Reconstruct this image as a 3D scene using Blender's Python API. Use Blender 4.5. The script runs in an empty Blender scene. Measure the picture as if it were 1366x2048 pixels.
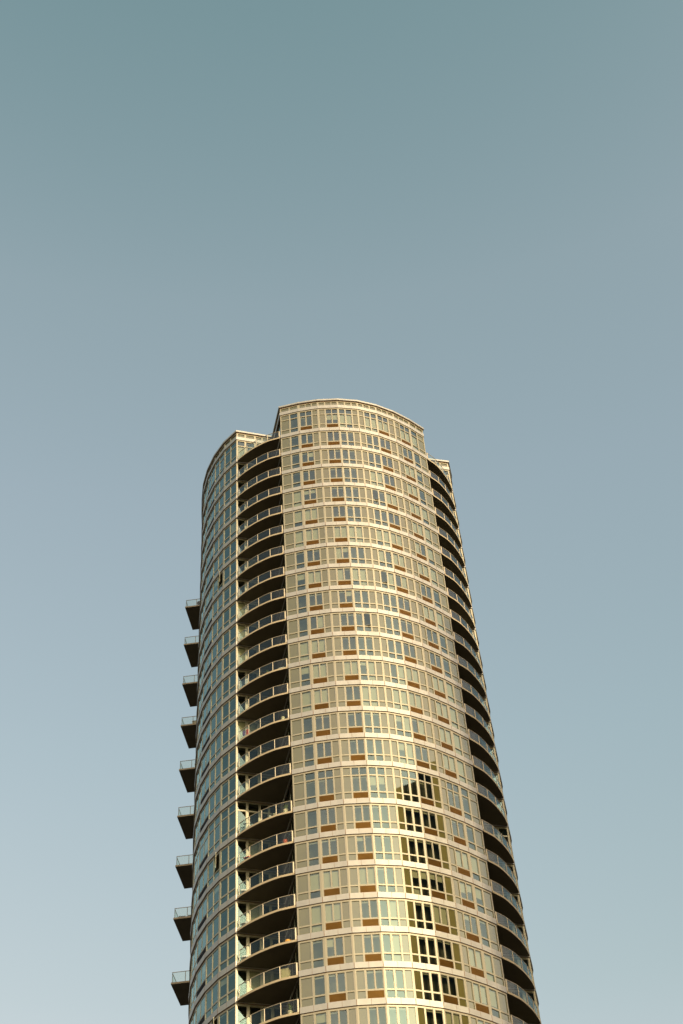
import bpy, math, random
from mathutils import Vector, Matrix
random.seed(7)
C = bpy.context.scene.collection
SC = bpy.context.scene

# ------------------------------------------------------------------ camera
CAM_H = 1.6
cam = bpy.data.cameras.new('camera'); cam_ob = bpy.data.objects.new('camera', cam); C.objects.link(cam_ob)
cam.sensor_fit = 'VERTICAL'; cam.sensor_height = 36.0; cam.lens = 3004.19 / 2048 * 36.0
cam.clip_start = 0.5; cam.clip_end = 20000
RW = Matrix(((0.9969489582, 0.0780562278, 0.0),
             (0.0586521261, -0.7491160875, -0.6598371129),
             (-0.0515043960, 0.6578239223, -0.7514086667)))
# rows above are (x, y, z) of the world expressed in camera axes
cam_ob.matrix_world = Matrix.Translation((0, 0, CAM_H)) @ RW.to_4x4()
SC.camera = cam_ob

# ------------------------------------------------------------------ sky and sun
AX = math.radians(16.0835)                       # the tower's own axis, turned from the world x axis
SUN_AZ = math.radians(-72.5) + AX                # direction towards the sun
SUN_EL = math.radians(22.0)
S = Vector((math.cos(SUN_EL) * math.cos(SUN_AZ), math.cos(SUN_EL) * math.sin(SUN_AZ), math.sin(SUN_EL)))
w = bpy.data.worlds.new('World'); SC.world = w; w.use_nodes = True
nt = w.node_tree; bg = nt.nodes['Background']
sky = nt.nodes.new('ShaderNodeTexSky'); sky.sky_type = 'NISHITA'; sky.sun_disc = False
sky.sun_elevation = SUN_EL; sky.sun_rotation = math.atan2(S.x, S.y)
sky.altitude = 0; sky.air_density = 1.0; sky.dust_density = 2.2; sky.ozone_density = 1.0
hs = nt.nodes.new('ShaderNodeHueSaturation'); hs.inputs['Saturation'].default_value = 0.72
mx = nt.nodes.new('ShaderNodeMix'); mx.data_type = 'RGBA'; mx.blend_type = 'MULTIPLY'; mx.inputs[0].default_value = 1.0
mx.inputs[7].default_value = (0.995, 1.65, 1.268, 1)
nt.links.new(sky.outputs[0], hs.inputs['Color']); nt.links.new(hs.outputs[0], mx.inputs[6])
# broad glow added to the sun-side sky, shaped by height for the facade reflections
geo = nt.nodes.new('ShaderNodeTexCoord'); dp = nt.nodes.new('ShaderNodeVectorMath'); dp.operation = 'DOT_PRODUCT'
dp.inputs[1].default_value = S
refl_glow = nt.nodes.new('ShaderNodeMapRange'); refl_glow.interpolation_type = 'SMOOTHSTEP'
refl_glow.inputs[1].default_value = 0.30; refl_glow.inputs[2].default_value = 0.85; refl_glow.inputs[3].default_value = 0.0; refl_glow.inputs[4].default_value = 1.0
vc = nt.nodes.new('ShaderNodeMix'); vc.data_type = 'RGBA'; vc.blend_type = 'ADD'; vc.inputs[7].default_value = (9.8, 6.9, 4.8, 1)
nt.links.new(geo.outputs['Generated'], dp.inputs[0]); nt.links.new(dp.outputs['Value'], refl_glow.inputs[0])
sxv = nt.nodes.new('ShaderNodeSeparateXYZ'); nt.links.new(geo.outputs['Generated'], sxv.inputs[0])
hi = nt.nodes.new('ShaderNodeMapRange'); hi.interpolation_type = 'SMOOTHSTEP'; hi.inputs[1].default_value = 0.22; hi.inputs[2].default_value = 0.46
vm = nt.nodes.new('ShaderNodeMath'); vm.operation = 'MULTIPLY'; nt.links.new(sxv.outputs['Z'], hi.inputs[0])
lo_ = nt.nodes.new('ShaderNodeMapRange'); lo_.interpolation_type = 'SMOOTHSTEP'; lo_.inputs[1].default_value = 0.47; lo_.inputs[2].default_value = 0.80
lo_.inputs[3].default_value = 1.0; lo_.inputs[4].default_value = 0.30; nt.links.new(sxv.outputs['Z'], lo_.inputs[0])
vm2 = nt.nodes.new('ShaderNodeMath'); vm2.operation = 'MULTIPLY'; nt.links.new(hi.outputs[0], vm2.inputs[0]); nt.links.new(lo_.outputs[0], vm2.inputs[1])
nt.links.new(vm2.outputs[0], vm.inputs[0]); nt.links.new(refl_glow.outputs[0], vm.inputs[1]); nt.links.new(vm.outputs[0], vc.inputs[0])
sep = nt.nodes.new('ShaderNodeSeparateColor'); cmb = nt.nodes.new('ShaderNodeCombineColor')
def mth(op, a, b_):
    q = nt.nodes.new('ShaderNodeMath'); q.operation = op
    for j, x in enumerate((a, b_)):
        if isinstance(x, float): q.inputs[j].default_value = x
        else: nt.links.new(x, q.inputs[j])
    return q.outputs[0]
nt.links.new(mx.outputs[2], sep.inputs[0])                 # the sky pales and loses its blue towards the horizon
red = mth('MINIMUM', mth('MULTIPLY', mth('POWER', sep.outputs[0], 1.44), 1.437), mth('MULTIPLY', sep.outputs[1], 1.15))
nt.links.new(red, cmb.inputs[0]); nt.links.new(sep.outputs[1], cmb.inputs[1]); nt.links.new(sep.outputs[2], cmb.inputs[2])
sx = nt.nodes.new('ShaderNodeSeparateXYZ'); ramp = nt.nodes.new('ShaderNodeValToRGB'); nt.links.new(geo.outputs['Generated'], sx.inputs[0])
nt.links.new(sx.outputs['Z'], ramp.inputs[0]); els = ramp.color_ramp.elements
for j, (p_, c_) in enumerate(((.10, (.6, .6, .6)), (.45, (1, 1, 1)), (.51, (1.01, 1.02, 1.01)), (.637, (1.156, 1.113, 1.134)), (.757, (1.30, 1.153, 1.20)), (.836, (1.305, 1.145, 1.17)), (.924, (1, 1, 1)))):  # lowest stop dims the sky near the horizon, standing in for unbuilt city
    e_ = els[j] if j < 2 else els.new(p_)
    e_.position = p_; e_.color = (*[x / 1.4 for x in c_], 1)
hz = nt.nodes.new('ShaderNodeMix'); hz.data_type = 'RGBA'; hz.blend_type = 'MULTIPLY'; hz.inputs[0].default_value = 1.0
hv = nt.nodes.new('ShaderNodeVectorMath'); hv.operation = 'SCALE'; hv.inputs['Scale'].default_value = 1.4
nt.links.new(ramp.outputs[0], hv.inputs[0]); nt.links.new(cmb.outputs[0], hz.inputs[6]); nt.links.new(hv.outputs[0], hz.inputs[7])
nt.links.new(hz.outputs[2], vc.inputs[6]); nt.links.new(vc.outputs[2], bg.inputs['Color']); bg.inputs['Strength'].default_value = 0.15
sun = bpy.data.lights.new('sun', 'SUN'); sun_ob = bpy.data.objects.new('sun', sun); C.objects.link(sun_ob)
sun.energy = 3.1; sun.angle = math.radians(0.55); sun.color = (1.0, 0.80, 0.545)
sun_ob.rotation_euler = S.to_track_quat('Z', 'Y').to_euler(); sun_ob.location = (40, -60, 160)
SC.view_settings.view_transform = 'Standard'; SC.view_settings.look = 'None'
SC.view_settings.exposure = 0.12; SC.view_settings.gamma = 1.0

# ------------------------------------------------------------------ materials
def mat(name, col, rough=0.6, metal=0.0, spec=0.5, noise=0.0, scale=1.0, bump=0.0, stretch=(1, 1, 1)):
    m = bpy.data.materials.new(name); m.use_nodes = True; t = m.node_tree; b = t.nodes['Principled BSDF']
    b.inputs['Base Color'].default_value = (*col, 1); b.inputs['Roughness'].default_value = rough
    b.inputs['Metallic'].default_value = metal; b.inputs['Specular IOR Level'].default_value = spec
    if noise or bump:
        tc = t.nodes.new('ShaderNodeTexCoord'); mp = t.nodes.new('ShaderNodeMapping'); mp.inputs['Scale'].default_value = stretch
        n = t.nodes.new('ShaderNodeTexNoise'); n.inputs['Scale'].default_value = scale; n.inputs['Detail'].default_value = 5
        t.links.new(tc.outputs['Object'], mp.inputs[0]); t.links.new(mp.outputs[0], n.inputs['Vector'])
        if noise:
            r = t.nodes.new('ShaderNodeMapRange'); r.inputs[3].default_value = 1 - noise; r.inputs[4].default_value = 1 + noise
            r.inputs[1].default_value = 0.25; r.inputs[2].default_value = 0.75
            v = t.nodes.new('ShaderNodeVectorMath'); v.operation = 'SCALE'; v.inputs[0].default_value = col
            t.links.new(n.outputs['Fac'], r.inputs[0]); t.links.new(r.outputs[0], v.inputs['Scale'])
            t.links.new(v.outputs[0], b.inputs['Base Color'])
        if bump:
            bp = t.nodes.new('ShaderNodeBump'); bp.inputs['Strength'].default_value = bump; bp.inputs['Distance'].default_value = 0.02
            t.links.new(n.outputs['Fac'], bp.inputs['Height']); t.links.new(bp.outputs[0], b.inputs['Normal'])
    return m

def coated(name, base, refl, tint, clear=False, wobble=0.0, noise=0.0, rough=0.02, grz=0.75):
    """Coated glazing: a fixed share of mirror reflection that grows at grazing angles, over a body colour or clear glass."""
    m = bpy.data.materials.new(name); m.use_nodes = True; t = m.node_tree; t.nodes.clear()
    out = t.nodes.new('ShaderNodeOutputMaterial'); mix = t.nodes.new('ShaderNodeMixShader')
    gl = t.nodes.new('ShaderNodeBsdfGlossy'); gl.inputs['Color'].default_value = (*tint, 1); gl.inputs['Roughness'].default_value = rough
    if clear:
        body = t.nodes.new('ShaderNodeBsdfTransparent'); body.inputs['Color'].default_value = (*base, 1)
    else:
        body = t.nodes.new('ShaderNodeBsdfDiffuse'); body.inputs['Color'].default_value = (*base, 1)
    lw = t.nodes.new('ShaderNodeLayerWeight'); lw.inputs['Blend'].default_value = 0.5
    pw = t.nodes.new('ShaderNodeMath'); pw.operation = 'POWER'; pw.inputs[1].default_value = 3.2; t.links.new(lw.outputs['Facing'], pw.inputs[0])
    mr = t.nodes.new('ShaderNodeMapRange'); mr.inputs[3].default_value = refl; mr.inputs[4].default_value = grz
    t.links.new(pw.outputs[0], mr.inputs[0]); t.links.new(mr.outputs[0], mix.inputs[0])
    t.links.new(body.outputs[0], mix.inputs[1]); t.links.new(gl.outputs[0], mix.inputs[2]); t.links.new(mix.outputs[0], out.inputs[0])
    tc = t.nodes.new('ShaderNodeTexCoord')
    if wobble:
        n = t.nodes.new('ShaderNodeTexNoise'); n.inputs['Scale'].default_value = 0.9; n.inputs['Detail'].default_value = 1
        bp = t.nodes.new('ShaderNodeBump'); bp.inputs['Strength'].default_value = wobble; bp.inputs['Distance'].default_value = 0.05
        t.links.new(tc.outputs['Object'], n.inputs['Vector']); t.links.new(n.outputs['Fac'], bp.inputs['Height'])
        t.links.new(bp.outputs[0], gl.inputs['Normal'])
    if noise and not clear:
        n2 = t.nodes.new('ShaderNodeTexNoise'); n2.inputs['Scale'].default_value = 0.6; n2.inputs['Detail'].default_value = 6
        r = t.nodes.new('ShaderNodeMapRange'); r.inputs[1].default_value = .3; r.inputs[2].default_value = .7
        r.inputs[3].default_value = 1 - noise; r.inputs[4].default_value = 1 + noise
        v = t.nodes.new('ShaderNodeVectorMath'); v.operation = 'SCALE'; v.inputs[0].default_value = base
        t.links.new(tc.outputs['Object'], n2.inputs['Vector']); t.links.new(n2.outputs['Fac'], r.inputs[0])
        t.links.new(r.outputs[0], v.inputs['Scale']); t.links.new(v.outputs[0], body.inputs['Color'])
    return m

M = {
 'band': mat('spandrel_paint', (0.345, 0.335, 0.288), 0.46, 0.5, 0.5, noise=0.10, scale=1.6, stretch=(1, 1, .3)),
 'mull': mat('mullion_paint', (0.305, 0.278, 0.19), 0.42, 0.35, 0.5, noise=0.04, scale=1.3),
 'mull_dark': mat('shaded_mullion', (0.03, 0.025, 0.016), 0.9, spec=0.1),  # mullion paint darkened: the recess walls' shade is put into the colour
 'gap': mat('joint_sealant', (0.16, 0.075, 0.025), 0.8),
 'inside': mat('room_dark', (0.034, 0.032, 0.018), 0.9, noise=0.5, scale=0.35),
 'plate': mat('floor_plate', (0.16, 0.14, 0.09), 0.9),
 'blind': mat('roller_blind', (0.30, 0.285, 0.22), 0.9, noise=0.06, scale=0.8, stretch=(3, 3, .3)),
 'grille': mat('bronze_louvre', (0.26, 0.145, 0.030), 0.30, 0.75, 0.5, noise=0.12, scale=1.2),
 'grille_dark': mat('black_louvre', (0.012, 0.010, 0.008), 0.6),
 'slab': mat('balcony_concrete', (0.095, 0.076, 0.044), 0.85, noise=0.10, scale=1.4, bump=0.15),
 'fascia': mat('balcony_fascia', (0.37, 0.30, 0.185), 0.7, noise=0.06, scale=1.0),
 'rail': mat('railing_metal', (0.32, 0.27, 0.18), 0.45, 0.2),
 'guard': coated('guard_glass', (0.88, 0.91, 0.88), 0.018, (0.9, 1, 1), clear=True, grz=0.45),
 'glass': coated('window_glass', (0.74, 0.76, 0.62), 0.105, (0.72, 1.0, 0.97), clear=True, wobble=0.012, grz=0.85),
 'panel': coated('shadowbox_glass', (0.095, 0.082, 0.025), 0.105, (0.85, 1.0, 0.95), noise=0.10, wobble=0.012, grz=0.8),
 'roof': mat('roof_membrane', (0.30, 0.29, 0.27), 0.9, noise=0.1, scale=0.4),
}

# ------------------------------------------------------------------ helpers
class MB:
    def __init__(s): s.v = []; s.f = []; s.m = []
    def hexa(s, P, m=0, skip=()):
        b = len(s.v); s.v += [tuple(p) for p in P]
        F = {'b': (3, 2, 1, 0), 't': (4, 5, 6, 7), 'o': (0, 1, 5, 4), 'i': (2, 3, 7, 6), 'e1': (1, 2, 6, 5), 'e0': (3, 0, 4, 7)}
        for k, f in F.items():
            if k not in skip: s.f.append(tuple(b + i for i in f)); s.m.append(m)
    def box(s, x0, x1, y0, y1, z0, z1, m=0):
        s.hexa([(x0, y0, z0), (x1, y0, z0), (x1, y1, z0), (x0, y1, z0), (x0, y0, z1), (x1, y0, z1), (x1, y1, z1), (x0, y1, z1)], m)
    def prism(s, pts, z0, z1, m=0, ms=None):
        n = len(pts); b = len(s.v); s.v += [(x, y, z0) for x, y in pts] + [(x, y, z1) for x, y in pts]
        s.f.append(tuple(b + i for i in reversed(range(n)))); s.m.append(m)
        s.f.append(tuple(b + n + i for i in range(n))); s.m.append(m)
        for i in range(n):
            j = (i + 1) % n; s.f.append((b + i, b + j, b + n + j, b + n + i)); s.m.append(m if ms is None else ms)
    def bar(s, a, b_, r, m=0, n=6):
        a = Vector(a); b_ = Vector(b_); d = (b_ - a).normalized(); u = d.orthogonal().normalized(); w_ = d.cross(u); k = len(s.v)
        for c in (a, b_):
            for i in range(n):
                t = 2 * math.pi * i / n; s.v.append(tuple(c + (u * math.cos(t) + w_ * math.sin(t)) * r))
        for i in range(n):
            j = (i + 1) % n; s.f.append((k + i, k + j, k + n + j, k + n + i)); s.m.append(m)
        s.f.append(tuple(k + i for i in reversed(range(n)))); s.m.append(m)
        s.f.append(tuple(k + n + i for i in range(n))); s.m.append(m)
    def lathe(s, prof, c=(0, 0, 0), m=0, n=14):
        k = len(s.v)
        for r, z in prof:
            for i in range(n):
                t = 2 * math.pi * i / n; s.v.append((c[0] + r * math.cos(t), c[1] + r * math.sin(t), c[2] + z))
        for q in range(len(prof) - 1):
            for i in range(n):
                j = (i + 1) % n; s.f.append((k + q * n + i, k + q * n + j, k + (q + 1) * n + j, k + (q + 1) * n + i)); s.m.append(m)
        s.f.append(tuple(k + i for i in reversed(range(n)))); s.m.append(m)
        q = (len(prof) - 1) * n; s.f.append(tuple(k + q + i for i in range(n))); s.m.append(m)
    def torus(s, c, axis, R_, r, m=0, n=20, k=6):
        c = Vector(c); ax = Vector(axis).normalized(); u = ax.orthogonal().normalized(); v = ax.cross(u); b = len(s.v)
        for i in range(n):
            t = 2 * math.pi * i / n; d = u * math.cos(t) + v * math.sin(t)
            for j in range(k):
                p = 2 * math.pi * j / k; s.v.append(tuple(c + d * (R_ + r * math.cos(p)) + ax * r * math.sin(p)))
        for i in range(n):
            for j in range(k):
                i2 = (i + 1) % n; j2 = (j + 1) % k
                s.f.append((b + i * k + j, b + i2 * k + j, b + i2 * k + j2, b + i * k + j2)); s.m.append(m)
    def build(s, name, mats, parent=None, **props):
        me = bpy.data.meshes.new(name); me.from_pydata(s.v, [], s.f)
        for x in (mats if isinstance(mats, (list, tuple)) else [mats]): me.materials.append(x)
        me.polygons.foreach_set('material_index', s.m); me.update()
        o = bpy.data.objects.new(name, me); C.objects.link(o)
        if parent: o.parent = parent
        for k, v in props.items(): o[k] = v
        return o

def empty(name, loc, rz, label, cat, group=None):
    o = bpy.data.objects.new(name, None); C.objects.link(o); o.location = loc; o.rotation_euler = (0, 0, rz)
    o['label'] = label; o['category'] = cat
    if group: o['group'] = group
    return o

# ------------------------------------------------------------------ ground
g = MB(); g.v = [(-3000, -3000, 0), (3000, -3000, 0), (3000, 3000, 0), (-3000, 3000, 0)]; g.f = [(0, 1, 2, 3)]; g.m = [0]
g.build('ground', mat('street_paving', (0.05, 0.047, 0.04), 0.9, noise=0.25, scale=0.05), None, kind='structure')

# ------------------------------------------------------------------ the round tower
BASE = Vector((1.918, 100.643, 0.0))
tower = empty('apartment_tower', BASE, AX, 'tall curved apartment tower with cream bands, glass walls and stacked balconies', 'tower')
F = 3.0
ZT = CAM_H + 41.547 * F
def Z(k): return ZT - k * F

front = [(-8.06, 0), (-6.19, -.94), (-4.22, -1.70), (-2.14, -2.20), (0.02, -2.39), (2.16, -2.19), (4.24, -1.68), (6.21, -.92), (8.06, 0)]
side = [(-12.06, 4.04), (-13.11, 5.85), (-13.83, 7.88), (-14.24, 10.03), (-14.34, 12.2), (-14.12, 14.4), (-13.80, 16.5), (-13.42, 18.6), (-13.02, 20.7), (-12.6, 22.8), (-12.12, 24.9), (-11.62, 27.0), (-11.05, 29.0), (-10.4, 31.0)]
side_r = [(12.06, 4.04), (12.94, 5.94)] + [(-x - .42, y) for x, y in side[2:-1]] + [(10.4, 31.0)]
back = [(-10.4, 31.0), (-8.4, 32.4), (-6.4, 33.5), (-4.3, 34.2), (-2.15, 34.7), (0, 34.9), (2.15, 34.7), (4.3, 34.2), (6.4, 33.5), (8.4, 32.4), (10.4, 31.0)]
# outline, anticlockwise seen from above: front left to right, up the right side, along the back, down the left side
outline = front + [(8.02, 4.12)] + side_r + list(reversed(back))[1:-1] + list(reversed(side)) + [(-8.02, 4.12)]
kinds = (['f1', 'f2', 'f3', 'f4', 'f5', 'f6', 'f7', 'f8'] + ['recess'] + ['wing_r'] + ['sA', 'sA', 'sC', 'sB', 'sB', 'sC', 'sB', 'sB', 'sB', 'sB', 'sB', 'sB', 'sB'] + ['sB'] * 10
         + ['sB_', 'sB_', 'sB_', 'sB_', 'sB_', 'sB_', 'sB_', 'sC_', 'sB_', 'sB_', 'sC_', 'sA_', 'sA_'] + ['wing_l'] + ['recess'])
N = len(outline); assert len(kinds) == N, (len(kinds), N)
P2 = [Vector(p) for p in outline]
def nrm(i):
    d = (P2[(i + 1) % N] - P2[i]).normalized(); return Vector((d.y, -d.x)), d
def mitre(i, off):
    n0, _ = nrm((i - 1) % N); n1, _ = nrm(i % N)
    q = (n0 + n1); q = q / (1 + n0.dot(n1)); return P2[i % N] + q * off
def pt(i, s, z, d):
    """Point on facet i: s in metres along it (None/'end' = mitred ends), d outward."""
    if s is None: p = mitre(i, d)
    elif s == 'end': p = mitre(i + 1, d)
    else:
        n, t = nrm(i); p = P2[i] + t * s + n * d
    return (p.x, p.y, z)
def L(i): return (P2[(i + 1) % N] - P2[i]).length
def fbox(mb, i, s0, s1, z0, z1, d0, d1, m=0, skip=()):
    sk = list(skip)
    if s0 is None: sk.append('e0')
    if s1 == 'end': sk.append('e1')
    mb.hexa([pt(i, s0, z0, d1), pt(i, s1, z0, d1), pt(i, s1, z0, d0), pt(i, s0, z0, d0),
             pt(i, s0, z1, d1), pt(i, s1, z1, d1), pt(i, s1, z1, d0), pt(i, s0, z1, d0)], m, sk)

# window layout of each kind of facet, as fractions of its width: w window, g window over a louvre, p opaque glass panel
def rev(l): return [(k, round(1 - b, 4), round(1 - a, 4)) for k, a, b in reversed(l)]
MOD = {
 'f1': [('p', .075, .475), ('w', .545, .925)],
 'f2': [('g', .065, .335), ('g', .375, .645), ('p', .70, .945)],
 'f3': [('p', .055, .325), ('g', .39, .655), ('g', .695, .955)],
 'f4': [('w', .055, .325), ('w', .39, .66), ('p', .72, .955)],
 'wing_l': [('n', .295 - .0, .295 + .0)],
 'sA': [('w', .062, .483), ('w', .530, .945)],
 'sB': [('w', .04, .485), ('w', .52, .96)],
 'sC': [('x', .04, .49), ('x', .51, .96)],
}
MOD['f8'] = rev(MOD['f1']); MOD['f7'] = rev(MOD['f2']); MOD['f6'] = rev(MOD['f3']); MOD['f5'] = rev(MOD['f4'])
for k in 'ABC': MOD['s' + k + '_'] = rev(MOD['s' + k])
MOD['wing_r'] = [('n', .04, .235), ('n', .275, .46), ('n', .51, .735), ('n', .78, .96)]      # from the corner inward is reversed below
MOD['wing_r'] = [('n', .045, .265), ('n', .31, .46), ('n', .51, .725), ('n', .775, .955)]
MOD['wing_l'] = rev(MOD['wing_r'])
MOD['recess'] = [('n', .05, .32), ('n', .36, .64), ('n', .68, .95)]

# floors: (ceiling level k, tall?) down to the street
floors = [(-1.3, True)] + [(k, False) for k in range(15)] + [(15, True)] + [(16.3 + j, False) for j in range(25)]
def bottom(f): return f[0] + (1.3 if f[1] else 1.0)
DETAIL_K = 23.3
# blinds as they hang in the photograph, one string per floor: facets f1 | f2 | ... ; c closed, d open, p half down, o casement open
BL = ['d dd pp cc cc cc cc c', 'd dd dd dd dd dd dd d', 'd dp dd dd dd dd cc p', 'd dd dd dd cc dd cc d', 'c pp dd dd od cc cc c',
      'c cc dd dd dd dd cc c', 'c cc cc cc cc cc cd c', 'd dd cp dd cd cc cc c', 'p cc cd cc oc dc dd d', 'd dd dp dd dd dd cc c',
      'd dc dd do dd dd dd d', 'c cc dd dd dd dd dd d', 'p cc cc pc dc cc cc c', 'c cc dd cc cc cc cc c', 'd dd dd dd pc dc cc c',
      'd dd dd dd pc dd cc c', 'd dd dd pp dd dd dd d', 'd dd dd dd dd dd dd d', 'd dd pd dd dd dd cc c', 'c cc cc dd pp pp pp p',
      'c cc dd dc dd cc pd d', 'd pd dd dc dd dd cc c', 'd dd dd dd dd dd cc c', 'p dd dd dd dd cc cc c', 'd dd cd dc dd dd cc d']

HEAD0, HEAD1 = .05, .19
def rows(tall):
    """z offsets below the ceiling line of: transom light (or None), upper pane, lower pane, band."""
    if tall: return (.19, .92), (1.04, 2.63), (2.76, 3.38), (3.40, 3.9)
    return None, (.19, 1.73), (1.86, 2.49), (2.51, 3.0)

def to_px(p):                                     # used only to rank which repeats show largest
    q = Matrix.Rotation(AX, 3, 'Z') @ Vector(p) + BASE - Vector((0, 0, CAM_H)); c = RW.transposed() @ q
    return 683 + 3004.19 * c.x / -c.z, 1024 - 3004.19 * c.y / -c.z
def shown(i, s0, s1, z0, z1):
    a = [to_px(pt(i, s, z, 0)) for s, z in ((s0, z0), (s1, z0), (s1, z1), (s0, z1))]
    ar = 0.5 * sum(a[k][0] * a[(k + 1) % 4][1] - a[(k + 1) % 4][0] * a[k][1] for k in range(4))
    cy = sum(p[1] for p in a) / 4
    if ar > 0: ar = -0.0
    ar = abs(ar)
    return 0.0 if cy > 2048 else ar
windows = []; panels = []; grilles = []

for fi, f in enumerate(floors):
    zt, zb = Z(f[0]), Z(bottom(f)); tr, up, lo, bd = rows(f[1])
    zb = max(zb, 0.4)
    detail = f[0] <= DETAIL_K
    band = MB(); fr = MB(); plate = MB()
    for i in range(N):
        k = kinds[i]
        fbox(band, i, None, 'end', zb, zt - bd[0], -.16, 0, 0)
        fbox(plate, i, None, 'end', zb + .012, zt - bd[0] - .03, -.75, -.163, 0)
        fbox(fr, i, None, 'end', zt - .053, zt - .002, -.16, -.075, 1)
        Lj = L(i)
        for q in (0.012, Lj / 2, Lj - 0.012): fbox(fr, i, q - .011, q + .011, zb + .01, zt - bd[0] - .01, -.02, .002, 1)
        # head and transoms
        o_ = -.042 if k[:2] in ('sC', 'sB') else (-.02 if k[0] == 's' else 0)
        fm = 2 if k == 'recess' else 0
        fbox(fr, i, None, 'end', zt - HEAD1, zt - .053, -.17, -.066 + o_, fm)
        if k not in ('recess', 'wing_l', 'wing_r'):
            fbox(fr, i, None, 'end', zt - lo[0], zt - up[1], -.165, -.070 + o_, 0)
            fbox(fr, i, None, 'end', zt - bd[0], zt - lo[1], -.165, -.068 + o_, 0)
        if tr: fbox(fr, i, None, 'end', zt - up[0], zt - tr[1], -.165, -.072 + o_, fm)
        mods = MOD[k]; Li = L(i)
        edges = [None] + [x for m_ in mods for x in (m_[1] * Li, m_[2] * Li)] + ['end']
        for a in range(0, len(edges), 2):
            mid = a > 0 and a < len(edges) - 2 and mods[a // 2 - 1][0] in 'gx' and mods[a // 2][0] in 'gx'
            fbox(fr, i, edges[a], edges[a + 1], zt - (up[1] + .02 if mid else bd[0]), zt - HEAD1, -.168, -.060 + o_, fm, skip=('b', 't'))
        bl = None
        if k[0] == 'f' and fi < len(BL): bl = BL[fi].split()[int(k[1]) - 1]
        wi = 0
        for (mk, a, b) in mods:
            s0, s1 = a * Li, b * Li
            if mk == 'p':
                panels.append((shown(i, s0, s1, zt - lo[1], zt - up[0]), i, s0, s1, zt, f[1], detail))
            else:
                if bl: st = bl[wi] if len(bl) > wi else bl[0]
                elif mk == 'n': st = random.choice('dddddc')
                else: st = random.choices('dcp', (.86, .05, .09))[0]
                if (fi, i, wi) in ((6, N - 4, 1), (17, N - 4, 1), (22, N - 4, 1)): st = 'o'
                wi += 1
                area = shown(i, s0, s1, zt - (bd[0] if mk == 'n' else lo[1]), zt - up[0])
                windows.append((area, i, s0, s1, zt, f[1], mk, st, detail, fi))
            if mk in 'gx':
                if wi % 2 == 0 or len([1 for m_ in mods if m_[0] == mk]) == 1:
                    first = [m_ for m_ in mods if m_[0] == mk][0]
                    grilles.append((shown(i, first[1] * Li, b * Li, zt - lo[1], zt - lo[0]), i, first[1] * Li, b * Li, zt, f[1], mk, detail))
    if f[0] <= DETAIL_K:
        o = band.build('spandrel', [M['band']], tower); plate.build('floor_plate', M['plate'], o)
        fr.build('window_frame', [M['mull'], M['gap'], M['mull_dark']], tower)
    else:
        if f[0] < DETAIL_K + 1.2: lowb, lowf, lowp = MB(), MB(), MB()
        for src, dst in ((band, lowb), (fr, lowf), (plate, lowp)):
            o_ = len(dst.v); dst.v += src.v; dst.f += [tuple(x + o_ for x in q) for q in src.f]; dst.m += src.m
o = lowb.build('spandrel', [M['band']], tower, kind='stuff'); lowp.build('floor_plate', M['plate'], o, kind='stuff')
lowf.build('window_frame', [M['mull'], M['gap'], M['mull_dark']], tower, kind='stuff')

# windows: sash > pane, blind
def win_mesh(rec, sash, pane, blind):
    _, i, s0, s1, zt, tall, mk, st, _, fi = rec
    tr, up, lo, bd = rows(tall)
    if mk == 'n': up = (up[0], bd[0]); 
    spans = [(zt - up[1], zt - up[0])]
    lower = mk == 'w'
    t = .028; z0, z1 = spans[0]; dg = -.125
    sw = 0.0
    def sp(s, z, d):                              # an open casement swings out about its left edge
        if st == 'o':
            a = math.radians(20); r = s - s0; return pt(i, s0 + r * math.cos(a), z, d + r * math.sin(a) + .02)
        return pt(i, s, z, d)
    def sbox(mb, a, b, c, e, d0, d1):
        mb.hexa([sp(a, c, d1), sp(b, c, d1), sp(b, c, d0), sp(a, c, d0), sp(a, e, d1), sp(b, e, d1), sp(b, e, d0), sp(a, e, d0)])
    sbox(sash, s0, s0 + t, z0, z1, -.14, -.10); sbox(sash, s1 - t, s1, z0, z1, -.14, -.10)
    sbox(sash, s0 + t, s1 - t, z0, z0 + t, -.14, -.102); sbox(sash, s0 + t, s1 - t, z1 - t, z1, -.14, -.102)
    def quad(mb, q):
        b = len(mb.v); mb.v += q; mb.f.append((b, b + 1, b + 2, b + 3)); mb.m.append(0)
    quad(pane, [sp(s0 + t, z0 + t, dg), sp(s1 - t, z0 + t, dg), sp(s1 - t, z1 - t, dg), sp(s0 + t, z1 - t, dg)])
    if lower: quad(pane, [pt(i, s0, zt - lo[1], dg), pt(i, s1, zt - lo[1], dg), pt(i, s1, zt - lo[0], dg), pt(i, s0, zt - lo[0], dg)])
    if tr: quad(pane, [pt(i, s0, zt - tr[1], dg), pt(i, s1, zt - tr[1], dg), pt(i, s1, zt - tr[0], dg), pt(i, s0, zt - tr[0], dg)])
    if st == 'd' and mk != 'n' and random.random() < .75:
        fbox(blind, i, s0 + .02, s1 - .03, z1 - random.uniform(.08, .17), z1 + .02, -.205, -.20); return True
    if st in 'cp':
        h = 1.0 if st == 'c' else random.uniform(.25, .6)
        if st == 'c' and random.random() < .3: h = random.uniform(.86, .97)
        fbox(blind, i, s0 + .02, s1 - .03, z1 - (z1 - z0) * h, z1 + .02, -.205, -.20)
        if lower and (st == 'c' or random.random() < .3) and random.random() < .8:
            hh = random.choice((1, 1, .9, .6)); fbox(blind, i, s0 + .02, s1 - .03, zt - lo[0] - (lo[1] - lo[0]) * hh, zt - lo[0], -.205, -.20)
        return True
    return False
windows.sort(key=lambda r: -r[0]); top = [r for r in windows[:100]]; rest = windows[100:]
for r in top:
    a, b, c = MB(), MB(), MB(); has = win_mesh(r, a, b, c)
    o = a.build('window', M['mull'], tower); b.build('pane', M['glass'], o)
    if has: c.build('blind', M['blind'], o)
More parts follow.
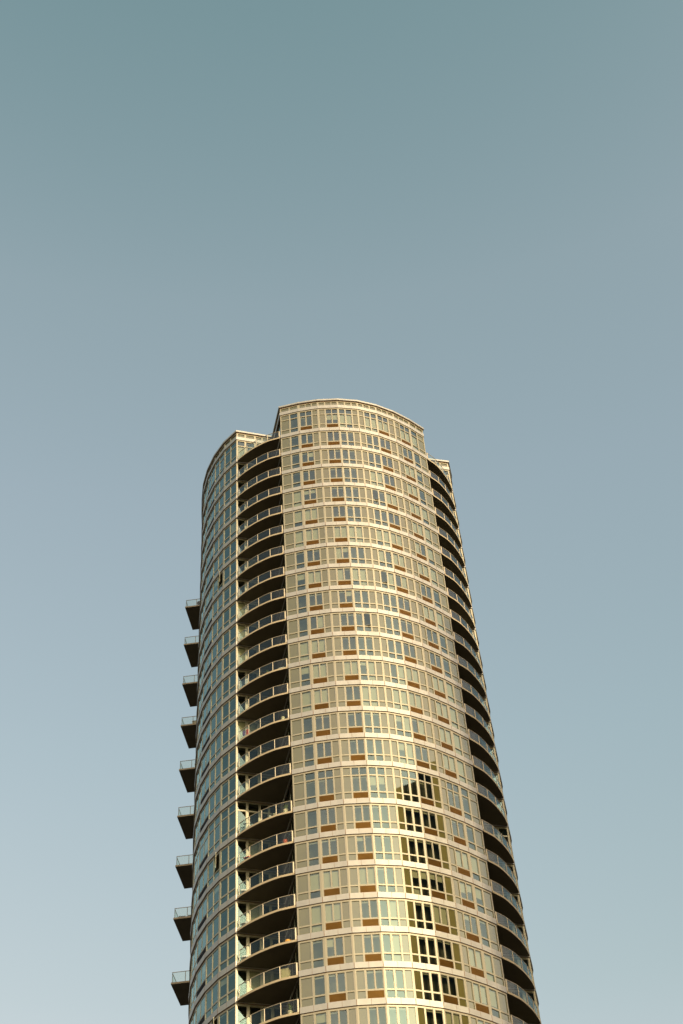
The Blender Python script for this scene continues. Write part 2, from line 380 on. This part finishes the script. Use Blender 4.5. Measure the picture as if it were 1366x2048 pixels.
a, b, c = MB(), MB(), MB()
for r in rest: win_mesh(r, a, b, c)
o = a.build('window', M['mull'], tower, kind='stuff'); b.build('pane', M['glass'], o, kind='stuff'); c.build('blind', M['blind'], o, kind='stuff')

def panel_mesh(r, mb):
    _, i, s0, s1, zt, tall, _ = r; tr, up, lo, bd = rows(tall)
    for q in ([tr] if tr else []) + [up, lo]:
        fbox(mb, i, s0, s1, zt - q[1], zt - q[0], -.15, -.118, 0, skip=('e0', 'e1', 't', 'b'))
panels.sort(key=lambda r: -r[0])
for r in panels[:100]:
    a = MB(); panel_mesh(r, a); a.build('glass_panel', M['panel'], tower)
a = MB()
for r in panels[100:]: panel_mesh(r, a)
a.build('glass_panel', M['panel'], tower, kind='stuff')

def grille_mesh(r, mb):
    _, i, s0, s1, zt, tall, mk, _ = r; tr, up, lo, bd = rows(tall); z0, z1 = zt - lo[1], zt - lo[0]
    fbox(mb, i, s0, s1, z0, z1, -.16, -.125, 0, skip=('e0', 'e1', 't', 'b'))
    n = 9; h = (z1 - z0) / n
    for q in range(n): fbox(mb, i, s0 + .01, s1 - .01, z0 + q * h + h * .55, z0 + q * h + h * .85, -.13, -.074)
grilles.sort(key=lambda r: -r[0])
for r in grilles[:100]:
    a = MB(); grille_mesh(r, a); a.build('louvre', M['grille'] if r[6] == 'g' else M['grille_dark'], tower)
# the far louvres keep the two finishes by face
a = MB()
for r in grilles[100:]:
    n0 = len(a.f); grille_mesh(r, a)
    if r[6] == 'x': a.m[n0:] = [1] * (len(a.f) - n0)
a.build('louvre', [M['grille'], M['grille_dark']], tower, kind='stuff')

# rooms behind the glass
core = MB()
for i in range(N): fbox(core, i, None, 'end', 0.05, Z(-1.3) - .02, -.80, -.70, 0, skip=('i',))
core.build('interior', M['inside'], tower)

# parapet: lip, strip of small lights, band
zt, zb = Z(-1.8), Z(-1.3)
lip = MB(); pf = MB(); pg = MB(); pb = MB()
for i in range(N):
    fbox(lip, i, None, 'end', zt - .24, zt, -.30, .085)
    fbox(pf, i, None, 'end', zt - .33, zt - .272, -.16, -.03, 1)
    fbox(pf, i, None, 'end', zt - .45, zt - .332, -.16, -.062)
    fbox(pb, i, None, 'end', zb, zt - 1.02, -.16, 0)
    mods = MOD[kinds[i]]; Li = L(i); e = [None] + [x for m_ in mods for x in (m_[1] * Li, m_[2] * Li)] + ['end']
    for q in range(0, len(e), 2): fbox(pf, i, e[q], e[q + 1], zt - 1.02, zt - .45, -.165, -.060, 0, skip=('b', 't'))
    fbox(pg, i, None, 'end', zt - 1.02, zt - .45, -.20, -.12, 0, skip=('i',))
lip.build('parapet_cap', M['band'], tower); pf.build('parapet_frame', [M['mull'], M['gap']], tower)
pg.build('parapet_glass', M['panel'], tower); pb.build('parapet_band', M['band'], tower)
rf = MB(); rf.prism([tuple(mitre(i, -.2)) for i in range(N)], zt - .9, zt - .6); rf.build('roof', M['roof'], tower)
ba = MB(); ba.prism([tuple(mitre(i, .1)) for i in range(N)], 0, .45); ba.build('plinth', M['slab'], tower)

# ------------------------------------------------------------------ balconies
ctrl = [(-11.97, 3.90), (-11.50, 3.12), (-10.86, 2.27), (-10.15, 1.50), (-9.22, .68), (-8.10, .03)]
def catmull(P, n=5):
    P = [Vector(p) for p in P]; Q = [P[0] * 2 - P[1]] + P + [P[-1] * 2 - P[-2]]; out = []
    for a in range(1, len(Q) - 2):
        for j in range(n):
            t = j / n; p0, p1, p2, p3 = Q[a - 1:a + 3]
            out.append(0.5 * ((2 * p1) + (p2 - p0) * t + (2 * p0 - 5 * p1 + 4 * p2 - p3) * t * t + (3 * p1 - p0 - 3 * p2 + p3) * t ** 3))
    return out + [P[-1]]
edge = catmull(ctrl)
def inset(c, d):
    out = []
    for j, p in enumerate(c):
        t = (c[min(j + 1, len(c) - 1)] - c[max(j - 1, 0)]).normalized(); out.append(p + Vector((-t.y, t.x)) * d)
    return out
def along(c, s):
    tot = 0
    for a, b in zip(c, c[1:]):
        l = (b - a).length
        if tot + l >= s: return a + (b - a) * ((s - tot) / l)
        tot += l
    return c[-1]
clen = lambda c: sum((b - a).length for a, b in zip(c, c[1:]))
TH = .19
def balcony_meshes(z, mir, curve, poly, posts):
    sx = -1 if mir else 1
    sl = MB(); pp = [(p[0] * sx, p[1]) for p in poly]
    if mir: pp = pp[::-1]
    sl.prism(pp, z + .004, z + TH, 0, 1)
    ra = MB(); gl = MB(); Lc = clen(curve); X = lambda p, zz: (p.x * sx, p.y, zz)
    zt_ = z + TH
    n = max(4, int(Lc / .45)); cs = [along(curve, Lc * q / n) for q in range(n + 1)]
    for a, b in zip(cs, cs[1:]):
        t = (b - a).normalized(); nn = Vector((-t.y, t.x)) * .022
        for mb, w0, w1, h0, h1 in ((ra, -1, 1, 1.03, 1.075), (gl, -.25, .25, .07, 1.03)):
            mb.hexa([X(a + nn * w0, zt_ + h0), X(b + nn * w0, zt_ + h0), X(b + nn * w1, zt_ + h0), X(a + nn * w1, zt_ + h0),
                     X(a + nn * w0, zt_ + h1), X(b + nn * w0, zt_ + h1), X(b + nn * w1, zt_ + h1), X(a + nn * w1, zt_ + h1)])
    for (s, wd) in posts:
        p = along(curve, s * Lc); ra.box(p.x * sx - wd, p.x * sx + wd, p.y - .03, p.y + .03, zt_ - .01, zt_ + 1.03)
    return sl, ra, gl
notch_poly = [tuple(p) for p in edge] + [(-8.10, 3.98), (-11.9, 3.98)]
rail_c = inset(edge, .07)[1:]; posts = [(.005, .022), (.235, .025), (.475, .025), (.735, .028), (.985, .055)]
side_out = (Vector((-14.07, 26.6)), Vector((-12.64, 30.1)))
def add_balcony(z, mir, kind_, stuff=None):
    if kind_ == 'notch': a, b, c = balcony_meshes(z, mir, rail_c, notch_poly, posts)
    else:
        p, q = side_out; inn = Vector((2.35, -.85))
        poly = [tuple(p + inn), tuple(q + inn), tuple(q), tuple(p)][::-1]
        iu = inn.normalized() * .07; al = (q - p).normalized() * .07
        cv = [p + inn * .96 + al, p + iu + al, q + iu - al, q + inn * .96 - al]
        a, b, c = balcony_meshes(z, mir, cv, poly, [(.01, .025), (.26 * .5, .025), (.30, .028), (.5, .025), (.70, .028), (.99, .025)])
    if stuff is not None:
        for s_, d_ in zip((a, b, c), stuff):
            o_ = len(d_.v); d_.v += s_.v; d_.f += [tuple(x + o_ for x in q) for q in s_.f]; d_.m += s_.m
        return
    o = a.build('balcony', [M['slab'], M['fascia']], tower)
    b.build('railing', M['rail'], o); c.build('glass_guard', M['guard'], o)
lo3 = (MB(), MB(), MB())
for f in floors[1:]:
    st = None if f[0] <= DETAIL_K else lo3
    if Z(f[0]) < 4: continue
    for mir in (False, True): add_balcony(Z(f[0]), mir, 'notch', st)
for k in [0, 2, 4, 6, 8, 10, 12, 14, 16.3]:
    add_balcony(Z(k), False, 'side')
for k in [18.3 + 2 * j for j in range(10)]: add_balcony(Z(k), False, 'side', lo3)
o = lo3[0].build('balcony', [M['slab'], M['fascia']], tower, kind='stuff')
lo3[1].build('railing', M['rail'], o, kind='stuff'); lo3[2].build('glass_guard', M['guard'], o, kind='stuff')

# ------------------------------------------------------------------ things standing on the balconies
IM = {
 'white': mat('white_plastic', (0.72, 0.70, 0.64), 0.5), 'red': mat('red_fabric', (0.50, 0.055, 0.022), 0.7), 'dark': mat('black_metal', (0.02, 0.02, 0.02), 0.5),
 'tyre': mat('bicycle_tyre', (0.018, 0.018, 0.018), 0.8), 'steel': mat('bicycle_steel', (0.08, 0.10, 0.11), 0.35, 0.7), 'clay': mat('red_clay', (0.50, 0.10, 0.04), 0.8),
 'cream': mat('cream_ceramic', (0.60, 0.52, 0.34), 0.6), 'leaf': mat('leaf_green', (0.09, 0.12, 0.03), 0.7), 'tan': mat('tan_box', (0.42, 0.34, 0.18), 0.8),
 'orange': mat('orange_cushion', (0.62, 0.30, 0.05), 0.8), 'violet': mat('violet_cloth', (0.12, 0.08, 0.20), 0.8), 'soil': mat('potting_soil', (0.03, 0.02, 0.012), 0.9),
}
def spot(k, t, into=.32):
    c = inset(edge, into); p = along(c, t * clen(c)); q = along(c, min(1, t + .02) * clen(c)); a = math.atan2(q.y - p.y, q.x - p.x)
    w_ = BASE + Matrix.Rotation(AX, 3, 'Z') @ Vector((p.x, p.y, Z(k) + TH)); return w_, a + AX
def chair(k, t, m, label, rz=0.4, into=.42):
    p, a = spot(k, t, into); e = empty('folding_chair', p, a + rz, label, 'chair', 'chairs out on the balconies')
    b = MB(); b.box(-.22, .22, -.21, .21, .43, .46); b.build('seat', m, e)
    b = MB(); b.hexa([(-.22, .20, .52), (.22, .20, .52), (.22, .23, .52), (-.22, .23, .52), (-.22, .30, .88), (.22, .30, .88), (.22, .33, .88), (-.22, .33, .88)]); b.build('backrest', m, e)
    for sx in (-.2, .2):
        b = MB(); b.bar((sx, -.24, 0), (sx, .33, .9), .014); b.build('leg', m, e)
        b = MB(); b.bar((sx * .9, .26, 0), (sx * .9, -.18, .45), .014); b.build('leg', m, e)
def pot(k, t, m, label, h=.32, r_=.17, plant=0, name='flower_pot', into=.26):
    p, a = spot(k, t, into); e = empty(name, p, a, label, 'pot', 'pots and planters on the balconies')
    b = MB(); b.lathe([(r_ * .7, 0), (r_, h * .85), (r_ * 1.12, h * .86), (r_ * 1.12, h), (r_ * .95, h), (r_ * .9, h * .93)]); b.build('pot', m, e)
    b = MB(); b.lathe([(r_ * .88, h * .9), (r_ * .85, h * .95)]); b.build('soil', IM['soil'], e)
    if plant:
        b = MB(); rnd = random.Random(int(k * 10 + t * 100))
        for q in range(46):
            an = rnd.uniform(0, 6.28); ln_ = plant * rnd.uniform(.5, 1); le = rnd.uniform(.25, .8)
            a0 = Vector((0, 0, h * .9)); a1 = a0 + Vector((math.cos(an) * le * ln_ * .5, math.sin(an) * le * ln_ * .5, ln_ * .7)); a2 = a0 + Vector((math.cos(an) * le * ln_, math.sin(an) * le * ln_, ln_))
            sd = Vector((-math.sin(an), math.cos(an), 0)) * .03; i0 = len(b.v)
            b.v += [tuple(a0 - sd * .3), tuple(a0 + sd * .3), tuple(a1 + sd), tuple(a1 - sd), tuple(a2)]
            b.f += [(i0, i0 + 1, i0 + 2, i0 + 3), (i0 + 3, i0 + 2, i0 + 4)]; b.m += [0, 0]
        b.build('leaves', IM['leaf'], e)
# bicycle leaning inside the railing of the tall floor
p, a = spot(16.3, .16, .34); e = empty('bicycle', p, a + .15, 'dark bicycle leaning behind the railing at the corner end of the tall-storey left balcony', 'bicycle')
for x, nm in ((-.5, 0), (.5, 1)):
    b = MB(); b.torus((x, 0, .34), (0, 1, 0), .315, .028); wh = b.build('wheel', IM['tyre'], e)
    b = MB()
    for q in range(8):
        an = math.pi * q / 8; b.bar((x - .3 * math.cos(an), 0, .34 - .3 * math.sin(an)), (x + .3 * math.cos(an), 0, .34 + .3 * math.sin(an)), .004, 0, 4)
    b.build('spokes', IM['steel'], wh)
b = MB()
for u_, v_ in (((-.5, .34), (-.15, .80)), ((-.5, .34), (-.05, .30)), ((-.05, .30), (-.18, .86)), ((-.05, .30), (.36, .72)), ((-.15, .78), (.34, .80)), ((.36, .88), (.5, .34))):
    b.bar((u_[0], 0, u_[1]), (v_[0], 0, v_[1]), .017)
b.build('frame', IM['steel'], e)
b = MB(); b.bar((.33, -.28, .95), (.33, .28, .95), .014); b.bar((.36, 0, .86), (.33, 0, .95), .014); b.build('handlebar', IM['dark'], e)
b = MB(); b.hexa([(-.32, -.07, .86), (-.06, -.03, .86), (-.06, .03, .86), (-.32, .07, .86), (-.32, -.07, .91), (-.06, -.03, .90), (-.06, .03, .90), (-.32, .07, .91)]); b.build('saddle', IM['dark'], e)
pot(16.3, .88, IM['cream'], 'pale pot with a spiky plant at the right end of the tall-storey left balcony', .36, .2, .7, 'potted_plant')
pot(16.3, .62, IM['white'], 'small white pot midway along the tall-storey left balcony, left of its pair', .26, .12)
pot(16.3, .70, IM['cream'], 'small cream pot midway along the tall-storey left balcony, right of its pair', .30, .13)
chair(17.3, .14, IM['red'], 'red chair at the corner end of the left balcony just below the tall storey')
pot(17.3, .86, IM['clay'], 'red clay pot at the right end of the left balcony just below the tall storey', .40, .17)
chair(18.3, .07, IM['white'], 'white folding chair on the left balcony two below the tall storey', .9)
chair(19.3, .07, IM['white'], 'white folding chair on the left balcony three below the tall storey', .2)
chair(20.3, .07, IM['white'], 'white folding chair on the left balcony above the one with the tan box', .6)
pot(22.3, .86, IM['cream'], 'potted plant at the right end of the lowest balcony left of the curved front', .3, .18, .6, 'potted_plant')
pot(13, .88, IM['cream'], 'cream pot alone at the right end of a left balcony three above the tall storey', .42, .15)
pot(11, .62, IM['clay'], 'small leafy plant midway along a left balcony, five above the tall storey', .2, .12, .4, 'potted_plant')
p, a = spot(20.3, .86, .3); e = MB(); e.lathe([(.05, 0), (.28, .02), (.30, .12), (.22, .24), (.05, .28)]); o = e.build('floor_cushion', IM['orange']); o.location = p
o['label'] = 'round orange cushion at the right end of a low left balcony, by the railing'; o['category'] = 'cushion'
def crate(k, t, m, label, dims, name='storage_box', cat='box', into=.4):
    p, a = spot(k, t, into); e = empty(name, p, a, label, cat)
    x, y, z = dims; b = MB(); b.box(-x, x, -y, y, 0, z - .05); b.build('body', m, e)
    b = MB(); b.box(-x - .02, x + .02, -y - .02, y + .02, z - .05, z); b.build('lid', m, e)
crate(21.3, .80, IM['tan'], 'tall tan storage box near the right end of the second lowest left balcony', (.30, .22, .85))
crate(11, .88, IM['white'], 'low white box at the right end of a left balcony five above the tall storey', (.26, .15, .3))
def drying(k, t, ms, label):
    p, a = spot(k, t, .45); e = empty('drying_rack', p, a + .3, label, 'drying rack')
    b = MB()
    for sx in (-.35, .35): b.bar((sx, -.2, 0), (sx, .2, .9), .012); b.bar((sx, .2, 0), (sx, -.2, .9), .012)
    b.bar((-.35, .2, .9), (.35, .2, .9), .01); b.bar((-.35, -.2, .9), (.35, -.2, .9), .01); b.build('rack', IM['white'], e)
    for q, m in enumerate(ms):
        x = -.3 + q * .34
        c = MB(); c.hexa([(x, -.235, .35), (x + .28, -.235, .32), (x + .28, -.215, .32), (x, -.215, .35), (x, -.22, .92), (x + .28, -.22, .92), (x + .28, -.20, .92), (x, -.20, .92)]); c.build('towel', m, e)
drying(13, .15, [IM['violet'], IM['red']], 'drying rack with violet and red cloths at the corner end of a left balcony')
drying(11, .13, [IM['steel'], IM['white']], 'drying rack with grey and white cloths at the corner end of a left balcony')
def side_spot(k, f_, into):
    p, q = side_out; inn = Vector((2.35, -.85)); v = p + inn * f_ + (q - p).normalized() * into
    return BASE + Matrix.Rotation(AX, 3, 'Z') @ Vector((v.x, v.y, Z(k) + TH)), AX - .35
p, a = side_spot(0, .62, .5); e = empty('barbecue', p, a, 'dark domed barbecue on the topmost side balcony', 'barbecue')
b = MB(); b.lathe([(.04, .55), (.24, .62), (.30, .74), (.26, .74), (.2, .7)]); b.build('bowl', IM['dark'], e)
b = MB(); b.lathe([(.30, .745), (.27, .88), (.14, .98), (.03, 1.0)]); b.build('lid', IM['dark'], e)
for q in range(3):
    an = q * 2.094; b = MB(); b.bar((.1 * math.cos(an), .1 * math.sin(an), .6), (.26 * math.cos(an), .26 * math.sin(an), 0), .015); b.build('leg', IM['dark'], e)
def sbox(k, f_, m, lab, dims):
    p, a = side_spot(k, f_, .4); e = empty('storage_box', p, a, lab, 'box'); x, y, z = dims
    b = MB(); b.box(-x, x, -y, y, 0, z - .05); b.build('body', m, e); b = MB(); b.box(-x - .02, x + .02, -y - .02, y + .02, z - .05, z); b.build('lid', m, e)
sbox(6, .60, IM['tan'], 'brown box on the fourth side balcony from the top, against the side wall', (.3, .2, .55))
sbox(8, .72, IM['cream'], 'pale box on the fifth side balcony from the top, against the side wall', (.2, .2, .6))
for f_, lb in ((.30, 'low dark planter on the second lowest side balcony, nearer its outer corner'), (.66, 'low dark planter on the second lowest side balcony, nearer the glass wall')):
    p, a = side_spot(14, f_, .45); e = empty('planter', p, a, lb, 'planter', 'dark planters on a side balcony')
    b = MB(); b.hexa([(-.26, -.13, 0), (.26, -.13, 0), (.26, .13, 0), (-.26, .13, 0), (-.32, -.17, .26), (.32, -.17, .26), (.32, .17, .26), (-.32, .17, .26)]); b.build('trough', IM['dark'], e)
    b = MB()
    for q in range(60):
        x = random.uniform(-.3, .3); y = random.uniform(-.15, .15); h = random.uniform(.05, .16); i0 = len(b.v)
        b.v += [(x - .03, y, .24), (x + .03, y, .24), (x + random.uniform(-.06, .06), y + random.uniform(-.06, .06), .26 + h)]; b.f.append((i0, i0 + 1, i0 + 2)); b.m.append(0)
    b.build('leaves', IM['leaf'], e)

# ------------------------------------------------------------------ neighbour tower (mirrored in the curved glass; it shades the right wing)
TW_H = 126.5
def loc(u, v): return BASE + Matrix.Rotation(AX, 3, 'Z') @ Vector((u, v, 0))
A, B = loc(26.0, -59), loc(50, -31)
d = (B - A); ln = d.length; rz = math.atan2(d.y, d.x)
nb = empty('office_tower', A, rz, 'dark glazed office block facing the curved tower, mirrored black in its lower windows', 'office tower')
body = MB(); body.box(0, ln, -22, 0, 0, TW_H - 1.2); body.build('wall', coated('dark_curtain_wall', (0.030, 0.028, 0.018), 0.05, (.8, .9, .9), noise=.4, grz=.6), nb)
fr_m = mat('dark_bronze', (0.11, 0.095, 0.06), 0.5)
nfl = 36
for q in range(nfl):
    z = 3.5 * (q + 1)
    if z > TW_H - 2: break
    mb = MB(); mb.box(-.06, ln + .06, -22.06, .06, z - .5, z); mb.build('floor_band', fr_m, nb)
mb = MB()
for q in range(0, 25):
    x = ln * q / 24; mb.box(x - .07, x + .07, 0.0, .12, 0, TW_H - 1.25); mb.box(x - .07, x + .07, -22.12, -22.0, 0, TW_H - 1.25)
mb.build('mullion', fr_m, nb)
mb = MB(); mb.box(-.2, ln + .2, -22.2, .2, TW_H - 1.2, TW_H); mb.build('roof', fr_m, nb)
